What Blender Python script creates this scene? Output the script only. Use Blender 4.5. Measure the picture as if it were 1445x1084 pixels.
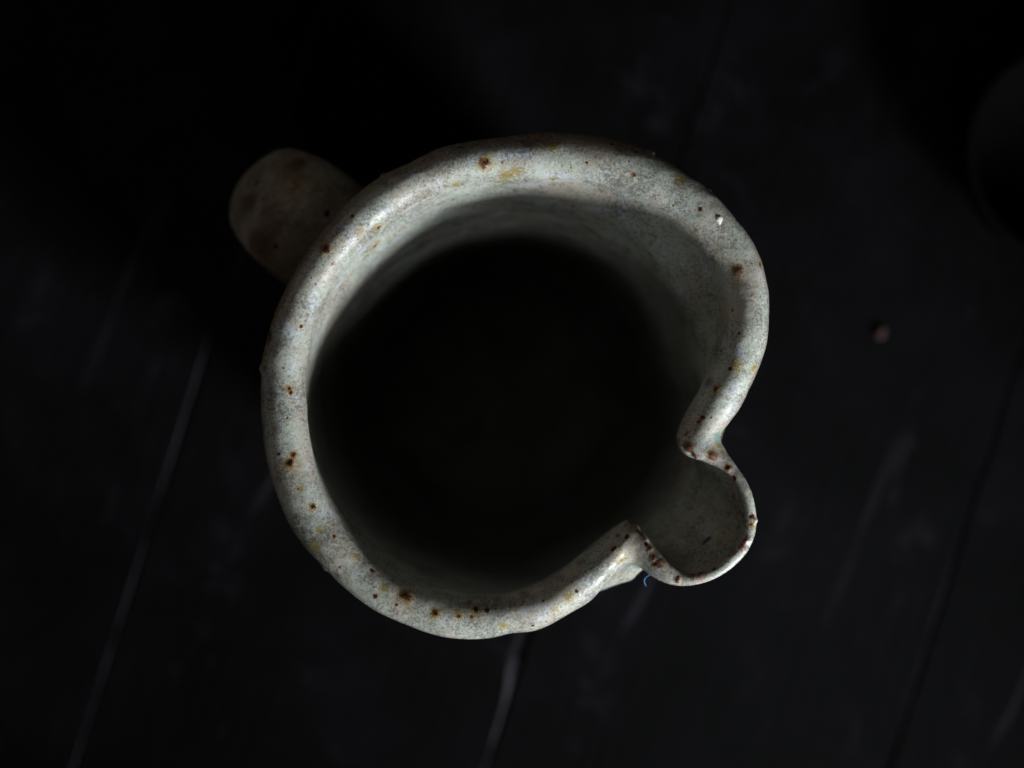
import bpy, bmesh, math, random
import numpy as np
from mathutils import Vector, noise as mnoise

random.seed(7); np.random.seed(7)
for o in list(bpy.data.objects): bpy.data.objects.remove(o)
scene = bpy.context.scene
COL = scene.collection

# ------------------------------------------------------------------ camera
H = 0.150            # height of the jug's rim above the boards (m)
DR = 0.33            # camera to rim
S = 0.000129         # metres per photo pixel in the plane of the rim
PCX, PCY = 722.5, 542.0
NX, NY = 694.0, 566.0          # where plumb lines meet in the photo
CAMX, CAMY = (NX-PCX)*S, -(NY-PCY)*S
cam_d = bpy.data.cameras.new('camera'); cam = bpy.data.objects.new('camera', cam_d); COL.objects.link(cam)
cam.location = (CAMX, CAMY, H+DR)
cam_d.sensor_width = 36.0
cam_d.lens = 36.0*DR/(1445*S)
cam_d.shift_x = (PCX-NX)/1445.0
cam_d.shift_y = (NY-PCY)/1445.0
cam_d.clip_start = 0.01; cam_d.clip_end = 50
cam_d.dof.use_dof = True
cam_d.dof.focus_distance = DR-0.002
cam_d.dof.aperture_fstop = 8.5
scene.camera = cam

# ------------------------------------------------------------------ light
w = bpy.data.worlds.new("World"); scene.world = w; w.use_nodes = True
bgn = w.node_tree.nodes['Background']
bgn.inputs[0].default_value = (1.0, 0.80, 0.66, 1); bgn.inputs[1].default_value = 0.004

def area(name, loc, target, size, size_y, power, color, spread=180):
    l = bpy.data.lights.new(name, 'AREA'); l.shape = 'RECTANGLE'; l.size = size; l.size_y = size_y
    l.energy = power; l.color = color; l.spread = math.radians(spread)
    o = bpy.data.objects.new(name, l); COL.objects.link(o); o.location = loc
    d = Vector(target)-Vector(loc); o.rotation_euler = d.to_track_quat('-Z', 'Y').to_euler()
    return o
def polar(az, el, dist, z0=H):
    a, e = math.radians(az), math.radians(el)
    return (math.cos(a)*math.cos(e)*dist, math.sin(a)*math.cos(e)*dist, z0+math.sin(e)*dist)
wl = polar(-45, 15, 0.52)
a_ = math.radians(133)
area('window_light', wl, (wl[0]+math.cos(a_), wl[1]+math.sin(a_), wl[2]-0.36), 0.11, 0.12, 0.53, (0.93, 0.97, 1.0), 52)
area('room_light', polar(140, 24, 0.9), (0, 0, H), 0.5, 0.4, 0.165, (1.0, 0.78, 0.62), 120)

area('upper_window_light', polar(-78, 43, 0.9), (0, 0, H), 0.22, 0.22, 0.48, (0.95, 0.97, 1.0), 120)

scene.view_settings.view_transform = 'Standard'
scene.view_settings.look = 'None'
scene.view_settings.exposure = 0.0
scene.view_settings.gamma = 1.0
scene.render.engine = 'CYCLES'
scene.cycles.max_bounces = 4; scene.cycles.diffuse_bounces = 1
scene.render.resolution_x = 1024; scene.render.resolution_y = 768

# ------------------------------------------------------------------ helpers
def place(px, py, z=H):
    """place seen at photo pixel (px, py) when it lies at height z"""
    k = (H+DR-z)/DR*S
    return Vector((CAMX+(px-NX)*k, CAMY-(py-NY)*k, z))

class NT:
    def __init__(self, name):
        self.m = bpy.data.materials.new(name); self.m.use_nodes = True
        self.t = self.m.node_tree; self.n = self.t.nodes
        self.b = self.n['Principled BSDF']
    def node(self, kind, **kw):
        nd = self.n.new(kind)
        for k, v in kw.items(): setattr(nd, k, v)
        return nd
    def link(self, a, b): self.t.links.new(a, b)
    def coord(self, scale=(1, 1, 1)):
        tc = self.node('ShaderNodeTexCoord'); mp = self.node('ShaderNodeMapping')
        mp.inputs['Scale'].default_value = scale
        self.link(tc.outputs['Object'], mp.inputs['Vector']); return mp.outputs[0]
    def noise(self, vec, scale, detail=3, rough=0.55, dist=0.0):
        nd = self.node('ShaderNodeTexNoise'); nd.inputs['Scale'].default_value = scale
        nd.inputs['Detail'].default_value = detail; nd.inputs['Roughness'].default_value = rough
        nd.inputs['Distortion'].default_value = dist
        self.link(vec, nd.inputs['Vector']); return nd.outputs['Fac']
    def ramp(self, val, lo, hi, a=0.0, b=1.0, smooth=True):
        nd = self.node('ShaderNodeMapRange'); nd.interpolation_type = 'SMOOTHSTEP' if smooth else 'LINEAR'
        for i, v in ((1, lo), (2, hi), (3, a), (4, b)): nd.inputs[i].default_value = v
        self.link(val, nd.inputs[0]); return nd.outputs[0]
    def math(self, op, a, b=None):
        nd = self.node('ShaderNodeMath', operation=op)
        for i, v in enumerate((a, b)):
            if v is None: continue
            if isinstance(v, (int, float)): nd.inputs[i].default_value = v
            else: self.link(v, nd.inputs[i])
        return nd.outputs[0]
    def mix(self, fac, a, b):
        nd = self.node('ShaderNodeMix', data_type='RGBA')
        for i, v in ((0, fac), (6, a), (7, b)):
            if isinstance(v, (int, float)): nd.inputs[i].default_value = v
            elif isinstance(v, tuple): nd.inputs[i].default_value = (*v, 1)
            else: self.link(v, nd.inputs[i])
        return nd.outputs[2]
    def attr(self, name):
        nd = self.node('ShaderNodeAttribute', attribute_name=name); return nd.outputs['Fac']

# ------------------------------------------------------------------ glaze
def glaze():
    g = NT('speckled_celadon_glaze')
    v = g.coord(); vs = g.coord((1, 1, 0.35))
    fine = g.noise(vs, 1900, 5, 0.72, 0.6)
    fine2 = g.noise(v, 3600, 3, 0.7)
    dens = g.noise(v, 120, 4, 0.6)
    dens2 = g.noise(vs, 420, 3, 0.6)
    warm = g.noise(v, 95, 3, 0.55)
    blue = g.noise(v, 230, 3, 0.6)
    col = g.mix(g.ramp(warm, 0.44, 0.62), (0.36, 0.39, 0.35), (0.345, 0.32, 0.28))
    col = g.mix(g.ramp(blue, 0.52, 0.72), col, (0.41, 0.45, 0.51))
    # fine grey-green vermicular mottling, thicker in some areas than others
    th = g.math('ADD', g.math('MULTIPLY', dens, 0.55), g.math('MULTIPLY', dens2, 0.22))
    mott = g.ramp(g.math('ADD', g.math('ADD', fine, g.math('MULTIPLY', fine2, 0.45)), g.math('SUBTRACT', th, 0.385)), 0.64, 0.92)
    col = g.mix(g.math('MULTIPLY', mott, 0.86), col, (0.060, 0.066, 0.066))
    drip = g.noise(g.coord((1, 1, 0.12)), 330, 3, 0.6)
    col = g.mix(g.math('MULTIPLY', g.ramp(drip, 0.50, 0.70), 0.38), col, (0.20, 0.215, 0.165))
    # yellow-green blooms of iron in the glaze
    o = g.math('ADD', g.attr('ochre'), g.math('MULTIPLY', g.math('SUBTRACT', fine2, 0.5), 5.0))
    col = g.mix(g.math('MULTIPLY', g.ramp(o, -0.1, 0.8), 0.9), col, (0.20, 0.145, 0.014))
    smallo = g.ramp(g.noise(v, 520, 4, 0.7), 0.625, 0.74)
    col = g.mix(g.math('MULTIPLY', smallo, 0.7), col, (0.27, 0.19, 0.045))
    # pinholes and brown flecks
    vo = g.node('ShaderNodeTexVoronoi'); vo.inputs['Scale'].default_value = 520; vo.inputs['Randomness'].default_value = 1
    g.link(v, vo.inputs['Vector'])
    pin = g.ramp(g.math('ADD', vo.outputs['Distance'], g.math('MULTIPLY', fine, 0.25)), 0.20, 0.26, 1, 0)
    sel = g.ramp(g.noise(v, 260, 2, 0.5), 0.53, 0.60)
    col = g.mix(g.math('MULTIPLY', g.math('MULTIPLY', pin, sel), 0.85), col, (0.05, 0.032, 0.03))
    # pooled copper teal in the creases
    t = g.math('ADD', g.attr('teal'), g.math('MULTIPLY', g.math('SUBTRACT', fine, 0.5), 1.0))
    col = g.mix(g.math('MULTIPLY', g.ramp(t, 0.1, 0.9), 0.7), col, (0.10, 0.19, 0.18))
    # iron bleeds: rust halo then near-black core
    ir = g.math('ADD', g.attr('iron'), g.math('MULTIPLY', g.math('SUBTRACT', g.noise(v, 850, 4, 0.75), 0.5), 3.0))
    col = g.mix(g.ramp(ir, -0.10, 0.25), col, (0.20, 0.075, 0.018))
    core = g.ramp(ir, 0.25, 0.55)
    col = g.mix(core, col, (0.022, 0.012, 0.012))
    # thin glaze on the sharp edges, clay burnt brown
    th2 = g.math('ADD', g.attr('thin'), g.math('MULTIPLY', g.math('SUBTRACT', fine2, 0.5), 1.6))
    col = g.mix(g.math('MULTIPLY', g.ramp(th2, 0.15, 0.9), 0.8), col, (0.115, 0.062, 0.042))
    g.link(col, g.b.inputs['Base Color'])
    rough = g.math('ADD', g.ramp(g.noise(v, 600, 3, 0.6), 0.3, 0.7, 0.36, 0.58), g.math('MULTIPLY', core, -0.18))
    g.link(rough, g.b.inputs['Roughness'])
    g.b.inputs['IOR'].default_value = 1.5
    hgt = g.math('ADD', g.math('MULTIPLY', g.noise(v, 160, 3, 0.5), 1.0), g.math('MULTIPLY', fine, 0.13))
    hgt = g.math('ADD', hgt, g.math('MULTIPLY', g.noise(v, 700, 2, 0.5), 0.25))
    bm = g.node('ShaderNodeBump'); bm.inputs['Strength'].default_value = 0.55; bm.inputs['Distance'].default_value = 0.0006
    g.link(hgt, bm.inputs['Height']); g.link(bm.outputs[0], g.b.inputs['Normal'])
    return g.m
GLAZE = glaze()

# ------------------------------------------------------------------ jug: traced lip, outer edge / inner edge pairs
PAIRS = [((744,187),(748,252)), ((811,190),(808,251)), ((866,200),(852,258)), ((899,209),(882,267)), ((932,223),(910,280)),
 ((977,250),(945,305)), ((1008,276),(970,332)), ((1034,303),(995,362)), ((1060,337),(1014,392)), ((1075,370),(1022,415)),
 ((1082,410),(1024,440)), ((1081,455),(1019,470)), ((1073,502),(1006,515)), ((1058,540),(991,548)), ((1041,576),(974,576)),
 ((1026,599),(961,601)), ((1018.5,611),(956.5,617)), ((1018,622),(960,632)), ((1023,633),(972,643)), ((1031,645),(987,648)),
 ((1041,658),(1004,656)), ((1052,675),(1022,668)), ((1061,697),(1038,687)), ((1066,721),(1047,713)), ((1067.5,742),(1049,736)),
 ((1062,764),(1044,757)), ((1045,790),(1031,776)), ((1021,810),(1011,795)), ((994,822.5),(990,804)), ((966,827.5),(970,808)),
 ((946,826),(952,799)), ((930,820),(936,785)), ((914,810.5),(922,768)), ((900,801),(908,750)), ((888,798),(897,739)),
 ((877,802),(887,733)), ((866,815),(874,741)), ((853,829),(851,760)), ((833,848),(826,780)), ((808,864),(798,803)),
 ((780,880.5),(766,822)), ((752,891),(733,834)), ((722,894.5),(708,839)), ((688,900),(680,842)), ((650,900),(650,841.5)),
 ((606,892),(617,836)), ((565,878),(582,826)), ((526,860),(548,808)), ((488,832),(516,785)), ((458,802),(492,758)),
 ((428.5,771),(471,726)), ((408,739),(456,693)), ((392.5,703),(446,660)), ((381,671),(440,628)), ((372,635),(436.5,597)),
 ((368.5,596),(434.5,566)), ((367,546),(434,534)), ((369,510),(435.5,505)), ((376,477),(439,477)), ((386,445),(446,448)),
 ((398,415),(458,420)), ((416,380),(475,390)), ((438,346),(497,360)), ((468,309),(527,330)), ((505,273),(560,305)),
 ((541,247),(592,285)), ((580,227),(628,270)), ((627,208),(668,259)), ((685,195),(708,253))]
NS = 1760
def spline(pts):
    pts = np.array(pts, float); n = len(pts)
    ext = np.vstack([pts, pts[0]])
    d = np.linalg.norm(np.diff(ext, axis=0), axis=1)
    return pts, d
P = np.array([[*a, *b] for a, b in PAIRS], float)
ctr = (P[:, :2]+P[:, 2:])/2
seg = np.linalg.norm(np.roll(ctr, -1, axis=0)-ctr, axis=1)
tk = np.concatenate([[0], np.cumsum(seg**0.9)])
ts = np.linspace(0, tk[-1], NS, endpoint=False)
idx = np.clip(np.searchsorted(tk, ts, side='right')-1, 0, len(P)-1)
u = (ts-tk[idx])/(tk[idx+1]-tk[idx])
n = len(P)
def tang(i):
    i0, i2 = (i-1) % n, (i+1) % n
    h0 = tk[1:][(i-1) % n]-tk[:-1][(i-1) % n]; h1 = tk[1:][i % n]-tk[:-1][i % n]
    d0 = (P[i % n]-P[i0])/h0[:, None]; d1 = (P[i2]-P[i % n])/h1[:, None]
    return (d0*h1[:, None]+d1*h0[:, None])/(h0+h1)[:, None]
hh = (tk[idx+1]-tk[idx])[:, None]; uu = u[:, None]
C4 = ((2*uu**3-3*uu**2+1)*P[idx] + (uu**3-2*uu**2+uu)*hh*tang(idx) + (-2*uu**3+3*uu**2)*P[(idx+1) % n] + (uu**3-uu**2)*hh*tang(idx+1))
def world(xy):   # rim plane px -> metres
    return np.stack([(xy[:, 0]-PCX)*S, -(xy[:, 1]-PCY)*S], 1)
OUT = world(C4[:, :2]); INN = world(C4[:, 2:])
NAD = np.array([CAMX, CAMY])
HZ = np.linalg.norm(OUT-INN, axis=1)/2
_sp = np.clip((idx+u-18)/4, 0, 1)*(1-np.clip((idx+u-31)/3, 0, 1))
hz = np.clip(HZ*(1.12-0.35*_sp), 0.0010, 0.0052)
low = (DR+0.0005+hz)/DR
OUT = NAD+(OUT-NAD)*low[:, None]; INN = NAD+(INN-NAD)*(0.35+0.65*low)[:, None]
AX = np.array([(725-PCX)*S, -(545-PCY)*S])          # jug axis
MID = (OUT+INN)/2
ang = np.unwrap(np.arctan2(*(MID-AX).T[::-1]))
# smooth, monotone body angle for the wall below the folded lip
k = 150; ker = np.hanning(2*k+1); ker /= ker.sum()
lin = np.linspace(0, 1, NS, endpoint=False)*(-2*math.pi)
dev = ang-ang[0]-lin
devs = np.convolve(np.concatenate([dev[-k:], dev, dev[:k]]), ker, 'valid')
bang = ang[0]+lin+devs
tgt = math.atan2(-(800-545), 880-725)
# weight that says how strongly an index belongs to the folded spout region
f = np.arange(NS)/NS*len(P)
spi = (idx+u)
def sst(x, a, b):
    t = np.clip((x-a)/(b-a), 0, 1); return t*t*(3-2*t)
spw = sst(spi, 12, 16)*(1-sst(spi, 37, 41))
spout_core = sst(spi, 19.5, 23)*(1-sst(spi, 30, 34))
notchR = np.exp(-((spi-17)/2.6)**2); notchL = np.exp(-((spi-35)/2.6)**2)

def wav(a, z, seed, amp):
    return amp*(np.sin(3*a+seed+z*60)+0.6*np.sin(5*a-1.7*seed+z*90)+0.4*np.sin(11*a+2.3*seed))
RIN, ROUT = 0.0376, 0.0432
rows = []; zs = []; kind = []     # kind: 0 outside, 1 rim, 2 inside
# outside, bottom to lip
dep_out = np.concatenate([[H-0.0], np.linspace(H-0.0005, 0.012, 40), np.linspace(0.0117, 0.0002, 44)])
tiltw = 0.0006*np.sin(ang*2+0.6)
# the lip wavers a little, rises over the spout
ztop = H-0.0005-hz + tiltw + 0.0014*spout_core
drop_in = np.zeros(NS)
openw = sst(np.cos(ang-math.radians(78)), -0.45, 0.45)*(1-spw)       # smooth roll into the wall on the far side
underL = 1-openw
def body_out(d):
    r = ROUT*(1.0+0.03*np.sin(np.clip(d/H, 0, 1)*math.pi)) - 0.010*max(0, (d-(H-0.017))/0.017)**2
    r = r + wav(bang, d, 1.0, 0.00015)
    return AX+np.stack([np.cos(bang), np.sin(bang)], 1)*r[:, None]
def body_in(d):
    r = (RIN+0.0022*underL*(1-spw)-0.0042*openw*np.clip(d/0.055, 0, 1))*(1.0+0.035*np.sin(np.clip(d/0.12, 0, 1)*math.pi)-0.22*np.clip((d-(H-0.045))/0.029, 0, 1)**2.2)+wav(bang, d, 2.0, 0.00015)
    return AX+np.stack([np.cos(bang), np.sin(bang)], 1)*r[:, None]
def sstf(x, a, b):
    t = np.clip((x-a)/(b-a), 0, 1); return t*t*(3-2*t)
blo = 0.016*(1-spw)+0.034*spw; blo = blo*(1-notchL)+0.011*notchL; blo = blo*(1-notchR)+0.045*notchR
for j, d in enumerate(dep_out):
    b = sstf(np.full(NS, d), 0, 1) if False else np.clip(d/blo, 0, 1)
    b = b*b*(3-2*b)
    xy = OUT*(1-b[:, None])+body_out(d)*b[:, None]
    # lip undercut: the wall steps in just under the rounded lip
    nrm = (OUT-INN)/np.maximum(1e-6, np.linalg.norm(OUT-INN, axis=1))[:, None]
    und = 0.0016*np.exp(-((d-0.006)/0.0035)**2)*(1-spw)
    xy = xy-nrm*und[:, None]
    z = ztop-d*(ztop)/(H)
    rows.append(xy); zs.append(z); kind.append(0)
NR = 46
for j in range(NR+1):
    ph = math.pi*j/NR
    c, s = math.cos(ph), math.sin(ph)
    ex = 1.0
    c2 = math.copysign(abs(c)**ex, c); s2 = abs(s)
    xy = MID+(OUT-INN)/2*c2
    rows.append(xy); zs.append(ztop+hz*s2); kind.append(1)
dep_in = np.concatenate([np.linspace(0.0002, 0.012, 44), np.linspace(0.0126, H-0.016, 70)])
bli = (0.018*openw+0.009*underL)*(1-spw)+0.040*spw
for j, d in enumerate(dep_in):
    b = np.clip(d/bli, 0, 1); b = b*b*(3-2*b)
    xy = INN*(1-b[:, None])+body_in(d)*b[:, None]
    z = ztop-d
    rows.append(xy); zs.append(z); kind.append(2)
# inner floor: close towards the axis
dfl = dep_in[-1]
for q in (0.985, 0.955, 0.90, 0.82, 0.70, 0.5, 0.25, 0.02):
    base = rows[len(dep_out)+NR+len(dep_in)]
    rows.append(AX+(base-AX)*q); zs.append(ztop*0+H-0.004-dfl-0.006*(1-((q-0.02)/0.98)**4)**0.8); kind.append(2)
ROWS = len(rows)
V = np.zeros((ROWS, NS, 3))
for j in range(ROWS):
    V[j, :, :2] = rows[j]; V[j, :, 2] = zs[j]
kind = np.array(kind)
# keep the innermost fold lines from crossing: light smoothing along the contour of the wall rows
for j in range(ROWS):
    if kind[j] != 1:
        depth = H-V[j, :, 2].mean(); m = int(min(60, 1+depth*(2600 if kind[j] == 2 else 500)))
        kk = np.ones(2*m+1)/(2*m+1)
        for a in range(2):
            e = np.concatenate([V[j, -m:, a], V[j, :, a], V[j, :m, a]]); sm = np.convolve(e, kk, 'valid')
            mixw = spw*np.clip(depth/0.01-0.3, 0, 1)
            V[j, :, a] = V[j, :, a]*(1-mixw)+sm*mixw

def grid_normals(V):
    du = np.roll(V, -1, axis=1)-np.roll(V, 1, axis=1)
    dv = np.gradient(V, axis=0)
    nn = np.cross(du, dv)
    L = np.linalg.norm(nn, axis=2, keepdims=True)
    return nn/np.maximum(L, 1e-12)
Nn = grid_normals(V)
if Nn[len(dep_out)+NR//2, :, 2].mean() < 0: Nn = -Nn
# hand-made unevenness along the lip and walls
flat = V.reshape(-1, 3); dis = np.zeros(len(flat))
rng = np.random.RandomState(3)
for freq, amp, cnt in ((90, 0.00008, 10), (260, 0.000022, 12), (700, 0.000006, 14)):
    for _ in range(cnt):
        kv = rng.normal(size=3); kv *= freq*rng.uniform(0.6, 1.5)/np.linalg.norm(kv)
        dis += amp*np.sin(flat@kv*2*math.pi*0.35+rng.uniform(0, 6.28))
V = V+Nn*dis.reshape(ROWS, NS, 1)

# projected position of each point, only used to find where on the jug a spot seen in the photo sits
def projpx(V):
    kz = DR/((H+DR-V[..., 2])*S)
    return np.stack([NX+(V[..., 0]-CAMX)*kz, NY-(V[..., 1]-CAMY)*kz], -1)
PX = projpx(V); facing = Nn[..., 2] > 0.02
RIMSL = slice(len(dep_out)-30, len(dep_out)+NR+70)
def locate(px, py):
    d = (PX[RIMSL, :, 0]-px)**2+(PX[RIMSL, :, 1]-py)**2
    d = d+np.where(facing[RIMSL], 0, 1e6)-V[RIMSL, :, 2]*60
    k = np.unravel_index(np.argmin(d), d.shape)
    return V[RIMSL][k], Nn[RIMSL][k]
IRON = [(684,230,9),(540,276,7),(458,352,8),(534,322,4.5),(529,347,5),(484,351,3),(470,372,3.5),(497,305,3.5),(508,326,3),(446,401,2.5),
 (466,309,6),(386,449,5),(381,472,4),(410,655,7),(413,642,4.5),(441,716,5),(472,757,3.5),(573,841,9),(525,804,4),(530,842,4.5),
 (615,867,5.5),(647,869,4.5),(672,861,4),(688,861,3.5),(666,870,3.5),(663,849,3),(752,884,2.5),(814,833,3.5),(766,847,3.5),(739,850,3),
 (424,460,3),(408,548,4),(409,555,3.5),(1042,383,7),(1034,437,3),(1018,495,2.5),(1011,549,5),(1073,374,3.5),(992,589,4),(969,612,5),
 (986,596,3.5),(1003,589,2.5),(970,631,9),(979,641,6),(1005,642,7),(1028,661,5.5),(1036,675,4),(1061,729,4.5),(1060,741,4),(1052,763,5),
 (1046,772,5),(1034,778,4),(1027,785,4),(1008,803,4),(988,811,6),(978,811,4),(956,819,5.5),(928,796,8),(922,788,5),(917,775,5),(911,768,4),
 (902,750,5),(865,774,5),(884,759,4),(872,756,3.5),(883,742,3.5),(996,764,6),(1000,760,4),(1049,727,4),(1035,699,3),(741,255,3.5),
 (780,254,4),(809,292,4),(708,230,2.5),(896,247,4),(989,295,3.5),(863,204,3),(898,214,3),(399,520,2.5),(404,590,2.5),(393,640,3),
 (420,690,2.5),(560,853,2.5),(480,800,3),(1043,470,2.5),(1030,520,3),(600,262,2.5),(828,230,2.5),(950,290,2.5),(640,282,2)]
OCHRE = [(716,248,13),(705,255,9),(728,243,8),(781,207,8),(643,261,7),(780,252,9),(530,347,10),(534,322,8),(960,253,8),(1039,515,10),
 (1039,383,10),(573,841,12),(684,230,12),(410,655,10),(803,844,9),(783,862,7),(710,884,7),(878,789,8),(1016,630,7),(504,786,6),(542,830,6),
 (647,868,7),(441,716,7),(458,352,9),(540,276,9),(413,642,7),(1063,520,6),(1073,374,6),(409,549,8),(424,690,5),(450,748,5),(614,866,9),
 (1062,741,6),(1015,765,6),(600,330,10),(1011,549,9),(508,326,6),(1005,642,8),(386,449,9),(672,862,8),(445,772,7)]
TEAL = [(1013,617,13),(1017,625,9),(889,797,15),(900,801,13),(880,805,9),(908,808,8)]
THIN = [(971,633,14),(984,645,9),(903,748,9),(890,737,10),(925,780,10),(932,792,9),(958,622,8),(1055,760,7),(1047,772,8),(1035,780,7),
 (990,812,9),(975,812,8),(460,312,9),(384,452,9),(452,800,11),(461,805,10),(400,412,8),(1006,642,9),(1000,540,11),(1040,383,11),(475,812,8),
 (435,352,7),(380,480,8),(374,520,7),(790,815,9),(820,793,9),(700,846,9),(740,838,9)]
flat = V.reshape(-1, 3)
def field(lst, power=1.0, soft=False):
    f = np.full(len(flat), -1.0); cs = []
    for (x, y, r) in lst:
        c, nn = locate(x, y); cs.append((c, nn, r))
        d = np.linalg.norm(flat-c, axis=1)/(r*S)
        f = np.maximum(f, 1-d) if not soft else np.maximum(f, np.exp(-d*d*0.9)*1.2-0.2)
    return f, cs
iron, ironc = field(IRON); ochre, _ = field(OCHRE, soft=True); teal, _ = field(TEAL, soft=True); thin, _ = field(THIN, soft=True)
iron = np.maximum(iron, -1.0)
edge = np.zeros((ROWS, NS))
lf = 0.5+0.28*np.sin(5*ang+1)+0.22*np.sin(13*ang+2)
for j in range(ROWS):
    if kind[j] == 1:
        ph = math.pi*(j-len(dep_out))/NR
        edge[j] = np.exp(-((ph-0.30)/0.42)**2)*(0.30+0.40*lf)+np.exp(-((ph-2.7)/0.35)**2)*(0.15+0.35*(1-lf))
    elif kind[j] == 0 and j > len(dep_out)-25: edge[j] = 0.30+0.30*lf
thin = np.maximum(thin, edge.reshape(-1))
# the larger iron bleeds stand proud as blisters; chips on the folded corners
bump = np.zeros(len(flat))
for c, nn, r in ironc:
    if r >= 5:
        d = np.linalg.norm(flat-c, axis=1)/(r*S*0.75)
        bump += 0.00022*np.exp(-d*d)
for (x, y, r, a) in ((921,216,6,0.0004),(915,213,6,0.0002),(716,893,10,-0.0004),(962,627,5,0.0004),(975,643,5,-0.0005),
                     (984,646,4,0.0004),(899,744,4,0.0004),(905,752,4,-0.0004),(911,762,3,0.0003),(1000,268,5,0.0003),(1040,578,6,0.0001),
                     (368,520,6,0.0004),(541,247,5,0.0004),(575,229,5,-0.0003),(458,802,6,0.0003),(1066,735,4,0.0004),(1057,770,5,-0.0003)):
    c, nn = locate(x, y); d = np.linalg.norm(flat-c, axis=1)/(r*S); bump += a*np.exp(-d*d)
Vf = flat+Nn.reshape(-1, 3)*bump[:, None]
V = Vf.reshape(ROWS, NS, 3)
Nn = grid_normals(V)
if Nn[len(dep_out)+NR//2, :, 2].mean() < 0: Nn = -Nn
ATT = dict(iron=iron.reshape(ROWS, NS), ochre=ochre.reshape(ROWS, NS), teal=teal.reshape(ROWS, NS), thin=thin.reshape(ROWS, NS))

def mesh_from_cells(name, cell_mask):
    """cut one part out of the continuous pot surface; it keeps the whole surface's normals, so no seam shows"""
    jj, ii = np.nonzero(cell_mask)
    i2 = (ii+1) % NS
    q = np.stack([jj*NS+ii, (jj+1)*NS+ii, (jj+1)*NS+i2, jj*NS+i2], 1)
    used, inv = np.unique(q.reshape(-1), return_inverse=True)
    vv = V.reshape(-1, 3)[used]; nn = Nn.reshape(-1, 3)[used]
    faces = inv.reshape(-1, 4)
    a, b, c = vv[faces[:, 0]], vv[faces[:, 1]], vv[faces[:, 2]]
    fn = np.cross(b-a, c-a); s = np.sum(fn*nn[faces[:, 0]])
    if s < 0: faces = faces[:, ::-1]
    me = bpy.data.meshes.new(name)
    me.vertices.add(len(vv)); me.vertices.foreach_set('co', vv.reshape(-1))
    nf = len(faces)
    me.loops.add(nf*4); me.loops.foreach_set('vertex_index', np.ascontiguousarray(faces).reshape(-1).astype(np.int32))
    me.polygons.add(nf); me.polygons.foreach_set('loop_start', np.arange(0, nf*4, 4, dtype=np.int32))
    me.update(calc_edges=True)
    me.polygons.foreach_set('use_smooth', np.ones(nf, bool))
    for k, arr in ATT.items():
        at = me.attributes.new(k, 'FLOAT', 'POINT'); at.data.foreach_set('value', arr.reshape(-1)[used].astype(np.float32))
    me.normals_split_custom_set_from_vertices([tuple(x) for x in nn])
    me.materials.append(GLAZE)
    return me

def empty(name, loc, label, cat, group=None):
    o = bpy.data.objects.new(name, None); COL.objects.link(o); o.location = loc
    o.empty_display_size = 0.02; o['label'] = label; o['category'] = cat
    if group: o['group'] = group
    return o
def part(name, me, parent, mat=None, label=None):
    o = bpy.data.objects.new(name, me); COL.objects.link(o)
    if parent: o.parent = parent
    if mat: me.materials.append(mat)
    if label: o['label'] = label
    return o
jug = empty('jug', (0, 0, 0), 'speckled pale green stoneware jug with pinched spout and strap handle', 'jug')
rimrow = np.zeros(ROWS-1, bool); rimrow[len(dep_out)-6:len(dep_out)+NR+5] = True
spcol = (spi > 16.5) & (spi < 35.5)
RR, CC = np.meshgrid(np.arange(ROWS-1), np.arange(NS), indexing='ij')
meanz = V[:-1, :, 2]
spm = spcol[CC] & (meanz > H-0.042)
rmm = rimrow[RR] & ~spm
part('rim', mesh_from_cells('rim', rmm), jug)
part('spout', mesh_from_cells('spout', spm), jug)
part('body', mesh_from_cells('body', ~spm & ~rmm), jug)

# ---- small white blister on the inner edge of the lip
def blob(name, c, rad, mat, seed=0, sub=3, flat=(1, 1, 1), rough=0.15):
    bm = bmesh.new(); bmesh.ops.create_icosphere(bm, subdivisions=sub, radius=1)
    for v in bm.verts:
        nz = mnoise.noise(v.co*1.3+Vector((seed, 0, 0)))*rough*2
        v.co = Vector((v.co.x*flat[0], v.co.y*flat[1], v.co.z*flat[2]))*(rad*(1+nz))
    me = bpy.data.meshes.new(name); bm.to_mesh(me); bm.free()
    for p in me.polygons: p.use_smooth = True
    me.materials.append(mat)
    o = bpy.data.objects.new(name, me); COL.objects.link(o); o.location = c
    return o
wh = NT('white_glaze_drop'); wh.b.inputs['Base Color'].default_value = (0.62, 0.66, 0.62, 1); wh.b.inputs['Roughness'].default_value = 0.25
c, nn = locate(1014, 311)
b = blob('glaze_drop', Vector(c)+Vector(nn)*-0.0005, 0.00095, wh.m, 4, flat=(0.8, 1.15, 0.8)); b.parent = jug

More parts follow.
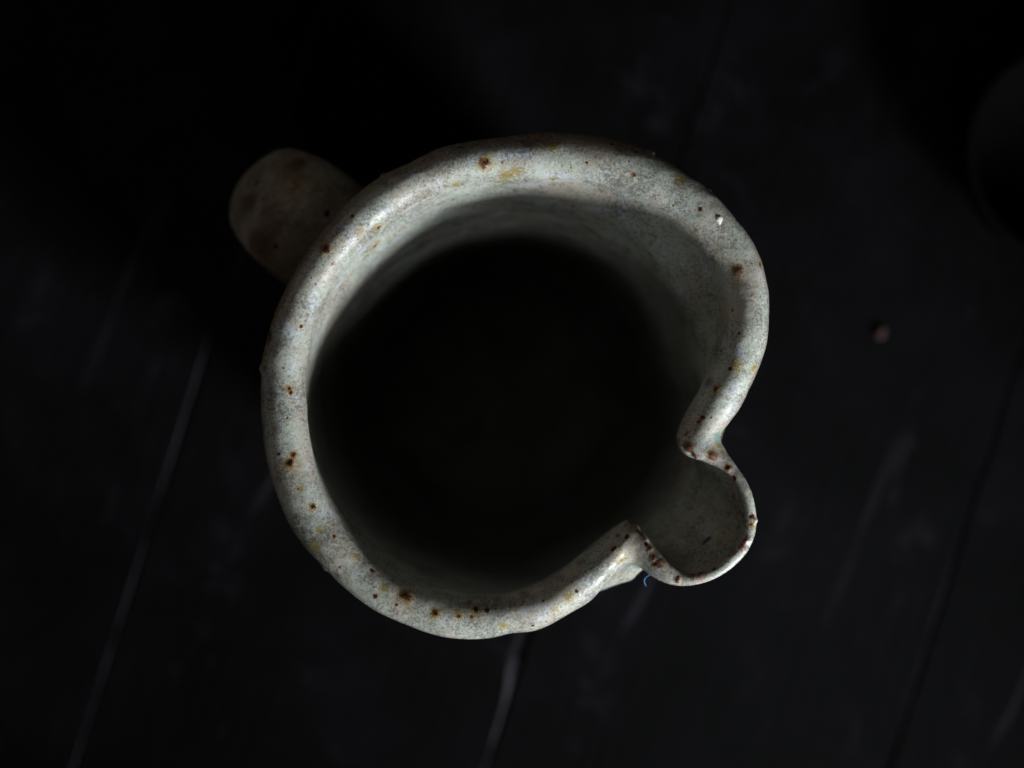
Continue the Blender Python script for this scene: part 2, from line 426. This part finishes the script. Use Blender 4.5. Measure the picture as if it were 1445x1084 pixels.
# ------------------------------------------------------------------ handle: thick strap looping down the back of the body
def handle_mesh():
    hd = np.array([-325.0, 262.0]); hd /= np.linalg.norm(hd)      # outward direction in plan
    sd = np.array([-hd[1], hd[0]])
    # path: distance from the axis (m), height (m), half-width, half-thickness
    K = [(0.0400, 0.080, 0.0132, 0.0062), (0.0460, 0.0845, 0.0130, 0.0058), (0.0530, 0.0855, 0.0126, 0.0056), (0.0590, 0.0830, 0.0121, 0.0056),
         (0.0638, 0.0770, 0.0108, 0.0058), (0.0664, 0.0690, 0.0090, 0.0056), (0.0668, 0.0600, 0.0084, 0.0052), (0.0650, 0.0500, 0.0094, 0.0048),
         (0.0600, 0.0400, 0.0098, 0.0048), (0.0520, 0.0310, 0.0106, 0.0050), (0.0410, 0.0250, 0.0116, 0.0052)]
    K = np.array(K); m = len(K); NP, NC = 150, 96
    tt = np.linspace(0, m-1, NP); path = np.zeros((NP, 4))
    for q, t in enumerate(tt):
        i = min(int(t), m-2); f = t-i
        p0, p1, p2, p3 = K[max(i-1, 0)], K[i], K[i+1], K[min(i+2, m-1)]
        path[q] = 0.5*((2*p1)+(-p0+p2)*f+(2*p0-5*p1+4*p2-p3)*f*f+(-p0+3*p1-3*p2+p3)*f**3)
    out = []
    for q in range(NP):
        a = path[max(q-1, 0)]; bb = path[min(q+1, NP-1)]
        t = np.array([bb[0]-a[0], bb[1]-a[1]]); t /= np.linalg.norm(t)
        nv = np.array([-t[1], t[0]])                     # in (radial, z)
        for c in range(NC):
            ph = 2*math.pi*c/NC
            cs, sn = math.cos(ph), math.sin(ph)
            x = math.copysign(abs(cs)**0.85, cs)*path[q, 2]; y = math.copysign(abs(sn)**0.95, sn)*path[q, 3]
            r = path[q, 0]+nv[0]*y; z = path[q, 1]+nv[1]*y+H-0.122
            p = AX+hd*r+sd*x
            v = Vector((p[0], p[1], z))
            v += Vector((hd[0], hd[1], 1)).normalized()*(mnoise.noise(v*120)*0.0006+mnoise.noise(v*420)*0.00022)
            out.append(v)
    faces = []
    for q in range(NP-1):
        for c in range(NC):
            faces.append((q*NC+c, q*NC+(c+1) % NC, (q+1)*NC+(c+1) % NC, (q+1)*NC+c))
    me = bpy.data.meshes.new('handle'); me.from_pydata(out, [], faces); me.update()
    bm = bmesh.new(); bm.from_mesh(me); bmesh.ops.recalc_face_normals(bm, faces=bm.faces); bm.to_mesh(me); bm.free()
    for p in me.polygons: p.use_smooth = True
    co = np.array([v.co[:] for v in me.vertices])
    kz = DR/((H+DR-co[:, 2])*S); X = NX+(co[:, 0]-CAMX)*kz; Y = NY-(co[:, 1]-CAMY)*kz
    top = np.array([v.normal.z for v in me.vertices]) > 0.1
    def fld(lst, soft):
        f = np.full(len(co), -1.0)
        for x, y, r in lst:
            d = (X-x)**2+(Y-y)**2+np.where(top, 0, 1e6); c = co[np.argmin(d)]
            dd = np.linalg.norm(co-c, axis=1)/(r*S*1.1)
            f = np.maximum(f, np.exp(-dd*dd*0.9)*1.2-0.2 if soft else 1-dd)
        return f
    for nm, arr in (('iron', fld([(438,258,10),(452,264,9),(446,292,10),(425,275,6),(462,300,6),(415,262,7),(403,252,6),(388,347,6),(400,358,6),(372,300,5),(360,260,5)], False)),
                    ('ochre', fld([(420,260,18),(445,290,14),(388,350,16),(365,330,14),(398,365,12)], True)),
                    ('thin', fld([(395,330,34),(430,345,36),(410,380,34),(365,345,30),(440,300,26),(380,310,28),(440,250,22),(350,290,24),(420,230,20)], True)),
                    ('teal', np.full(len(co), -1.0))):
        at = me.attributes.new(nm, 'FLOAT', 'POINT'); at.data.foreach_set('value', arr.astype(np.float32))
    me.materials.append(GLAZE)
    return me
part('handle', handle_mesh(), jug)

# ------------------------------------------------------------------ black boards
def board_mat(name, worn=False):
    g = NT(name); v = g.coord(); 
    oi = g.node('ShaderNodeObjectInfo')
    big = g.noise(v, 22, 4, 0.6); grain = g.noise(g.coord((1, 0.05, 1)), 420, 4, 0.6); blot = g.noise(v, 38, 6, 0.78, 0.4)
    col = g.mix(g.ramp(big, 0.35, 0.7), (0.0012, 0.0012, 0.0015), (0.0040, 0.0039, 0.0048))
    col = g.mix(g.math('MULTIPLY', g.ramp(grain, 0.52, 0.75), 0.45), col, (0.002, 0.002, 0.0022))
    col = g.mix(g.math('MULTIPLY', g.ramp(blot, 0.54, 0.80), 0.8), col, (0.020, 0.019, 0.024))
    sc = g.noise(g.coord((1.0, 0.12, 1)), 60, 3, 0.6, 1.2)
    col = g.mix(g.math('MULTIPLY', g.ramp(sc, 0.66, 0.74), 0.5), col, (0.016, 0.0155, 0.019))
    rt = g.node('ShaderNodeMapping'); rt.inputs['Rotation'].default_value = (0, 0, math.radians(38)); rt.inputs['Scale'].default_value = (1, 0.06, 1)
    g.link(v, rt.inputs['Vector'])
    col = g.mix(g.math('MULTIPLY', g.ramp(g.noise(rt.outputs[0], 130, 2, 0.5, 0.8), 0.70, 0.76), 0.6), col, (0.030, 0.029, 0.038))
    if worn:
        wn = g.noise(g.coord((1, 0.35, 1)), 60, 4, 0.7)
        col = g.mix(g.ramp(wn, 0.34, 0.66), col, (0.075, 0.070, 0.083))
    g.link(col, g.b.inputs['Base Color'])
    g.link(g.ramp(big, 0.3, 0.7, 0.62, 0.8), g.b.inputs['Roughness'])
    g.b.inputs['Specular IOR Level'].default_value = 0.06
    bm = g.node('ShaderNodeBump'); bm.inputs['Strength'].default_value = 0.5; bm.inputs['Distance'].default_value = 0.0006
    g.link(g.math('ADD', grain, g.math('MULTIPLY', blot, 0.8)), bm.inputs['Height']); g.link(bm.outputs[0], g.b.inputs['Normal'])
    return g.m
BOARD = board_mat('black_painted_wood'); WORN = board_mat('worn_board_edge', True)
DT = (H+DR)/DR*S
l1 = place(133, 1000, 0); l2 = place(715, 1000, 0); l3 = place(1283, 1000, 0)
dirv = Vector((0.315, 1.0, 0)).normalized(); nrmv = Vector((dirv.y, -dirv.x, 0))
p1, p2, p3 = [p.dot(nrmv) for p in (l1, l2, l3)]
table = empty('table', (0, 0, 0), 'black painted plank tabletop with narrow worn joints, under the jug', 'table')
pw = (p3-p1)/2
BEV = {q: (0.6, 0.7) for q in range(12)}; BEV[4] = (0.3, 0.62); BEV[5] = (0.25, 0.1); BEV[6] = (0.15, 0.3); BEV[3] = (0.3, 0.19)
edges_ = [p1-4*pw+pw*0, p1-3*pw, p1-2*pw, p1-pw, p1, p2, p3, p3+pw, p3+2*pw, p3+3*pw, p3+4*pw]
rotz = math.atan2(dirv.y, dirv.x)-math.pi/2
for q in range(len(edges_)-1):
    a, bb = edges_[q]+0.0006, edges_[q+1]-0.0006
    wd = (bb-a); L = 0.55; NB = 220
    prof = []
    bv = 0.0016
    bm = bmesh.new()
    rnd = random.Random(q*13+1)
    rowsv = []
    for s in range(NB+1):
        y = -L+2*L*s/NB
        def chip(side):
            nz = mnoise.noise(Vector((y*45, side*9.1+q*3.7, 0)))
            nz2 = mnoise.noise(Vector((y*160, side*5.1+q*1.7, 3)))
            return max(0.0004, bv*(0.7+0.5*nz+0.35*nz2)+(0.0022*max(0, nz-0.42)))
        cl, cr = chip(0)*BEV[q][0], chip(1)*BEV[q][1]
        if q == 4:     # right edge of the board left of the middle joint: a split-off sliver beside the jug
            yy = (place(728, 925, 0)).dot(dirv)
            cr += 0.0022*math.exp(-((y-yy)/0.0085)**2)
        if q == 4 and y > 0: cr *= 0.08
        if q == 5 and y > 0: cl *= 0.1
        z0 = 0.0003*mnoise.noise(Vector((y*9, q, 1)))
        zt = -0.0004+z0+(-0.0003 if q % 2 else 0)
        hw = wd/2
        pts = [(-hw, zt-0.02), (-hw, zt-cl*0.9), (-hw+cl, zt), (-hw*0.3, zt+0.0001), (hw*0.3, zt+0.0001), (hw-cr, zt), (hw, zt-cr*0.9), (hw, zt-0.02)]
        rowsv.append([bm.verts.new((x, y, z)) for x, z in pts])
    for s in range(NB):
        for k in range(8):
            k2 = (k+1) % 8
            fc = bm.faces.new((rowsv[s][k], rowsv[s][k2], rowsv[s+1][k2], rowsv[s+1][k]))
            fc.material_index = 1 if k in (1, 5) else 0
    bm.faces.new(rowsv[0]); bm.faces.new(rowsv[-1])
    bmesh.ops.recalc_face_normals(bm, faces=bm.faces)
    me = bpy.data.meshes.new('plank'); bm.to_mesh(me); bm.free()
    me.materials.append(BOARD); me.materials.append(WORN)
    o = part('plank', me, table)
    c = nrmv*((a+bb)/2)
    o.location = (c.x, c.y, 0); o.rotation_euler = (0, 0, rotz)

# ------------------------------------------------------------------ dark bowl at the right edge
db = NT('matt_black_glaze')
vv = db.coord(); db.link(db.mix(db.ramp(db.noise(vv, 60, 4), 0.35, 0.7), (0.0010, 0.0010, 0.0012), (0.002, 0.002, 0.0023)), db.b.inputs['Base Color'])
db.b.inputs['Roughness'].default_value = 0.8; db.b.inputs['Specular IOR Level'].default_value = 0.04
def bowl_mesh():
    prof = [(0.0, 0.006), (0.014, 0.006), (0.022, 0.0085), (0.026, 0.013), (0.0275, 0.020), (0.0282, 0.024), (0.0290, 0.0252), (0.0300, 0.0252),
            (0.0308, 0.024), (0.0305, 0.019), (0.0288, 0.011), (0.024, 0.004), (0.0185, 0.0022), (0.018, 0.0), (0.0155, 0.0), (0.015, 0.0018), (0.0, 0.0018)]
    n = 128; vs = []; fs = []
    for r, z in prof:
        for i in range(n):
            a = 2*math.pi*i/n; rr = r*(1+0.008*math.sin(2*a+1)+0.004*math.sin(5*a))
            vs.append((rr*math.cos(a), rr*math.sin(a), z))
    for j in range(len(prof)-1):
        for i in range(n): fs.append((j*n+i, j*n+(i+1) % n, (j+1)*n+(i+1) % n, (j+1)*n+i))
    me = bpy.data.meshes.new('bowl'); me.from_pydata(vs, [], fs)
    bm = bmesh.new(); bm.from_mesh(me); bmesh.ops.remove_doubles(bm, verts=bm.verts, dist=1e-6); bmesh.ops.recalc_face_normals(bm, faces=bm.faces); bm.to_mesh(me); bm.free()
    for p in me.polygons: p.use_smooth = True
    me.materials.append(db.m); return me
bw = part('bowl', bowl_mesh(), None); bw.location = place(1524, 213, 0.0235); bw.location.z = 0; bw.scale = (0.93, 0.93, 0.93)
bw['label'] = 'small round black bowl at the right edge, half hidden in shadow'; bw['category'] = 'bowl'

# ------------------------------------------------------------------ crumb and blue thread
cr = NT('reddish_clay'); cr.link(cr.mix(cr.ramp(cr.noise(cr.coord(), 900, 3), 0.4, 0.6), (0.035, 0.014, 0.011), (0.06, 0.028, 0.023)), cr.b.inputs['Base Color'])
cr.b.inputs['Roughness'].default_value = 0.8
p = place(1244, 470, 0.001)
cb = blob('crumb', (p.x, p.y, 0.0006), 0.0014, cr.m, 9, 3, (0.75, 1.2, 0.55), 0.25); cb.rotation_euler[2] = math.radians(-35)
cb['label'] = 'tiny reddish crumb lying on the black boards to the right of the jug'; cb['category'] = 'crumb'

th = NT('blue_fibre'); th.b.inputs['Base Color'].default_value = (0.06, 0.22, 0.50, 1); th.b.inputs['Roughness'].default_value = 0.6
cu = bpy.data.curves.new('thread_curve', 'CURVE'); cu.dimensions = '3D'; cu.bevel_depth = 0.00009; cu.bevel_resolution = 3; cu.resolution_u = 8
sp = cu.splines.new('NURBS')
pts = [(921, 806, H-0.007), (917.5, 811, H-0.0074), (913, 813.5, H-0.0078), (909.5, 817, H-0.008), (909, 822, H-0.0085), (911.5, 827, H-0.009)]
sp.points.add(len(pts)-1); sp.use_endpoint_u = True; sp.order_u = 3
for q, (x, y, z) in enumerate(pts):
    pp = place(x, y, z); sp.points[q].co = (*pp, 1)
    sp.points[q].radius = 1.0-0.1*q
tmp = bpy.data.objects.new('tmp', cu); COL.objects.link(tmp)
bpy.context.view_layer.update()
me = bpy.data.meshes.new_from_object(tmp.evaluated_get(bpy.context.evaluated_depsgraph_get())); me.name = 'thread'
bpy.data.objects.remove(tmp); bpy.data.curves.remove(cu)
me.materials.clear(); me.materials.append(th.m)
for pl in me.polygons: pl.use_smooth = True
tho = part('thread', me, None)
tho['label'] = 'short curled blue fibre stuck below the spout of the jug'; tho['category'] = 'thread'
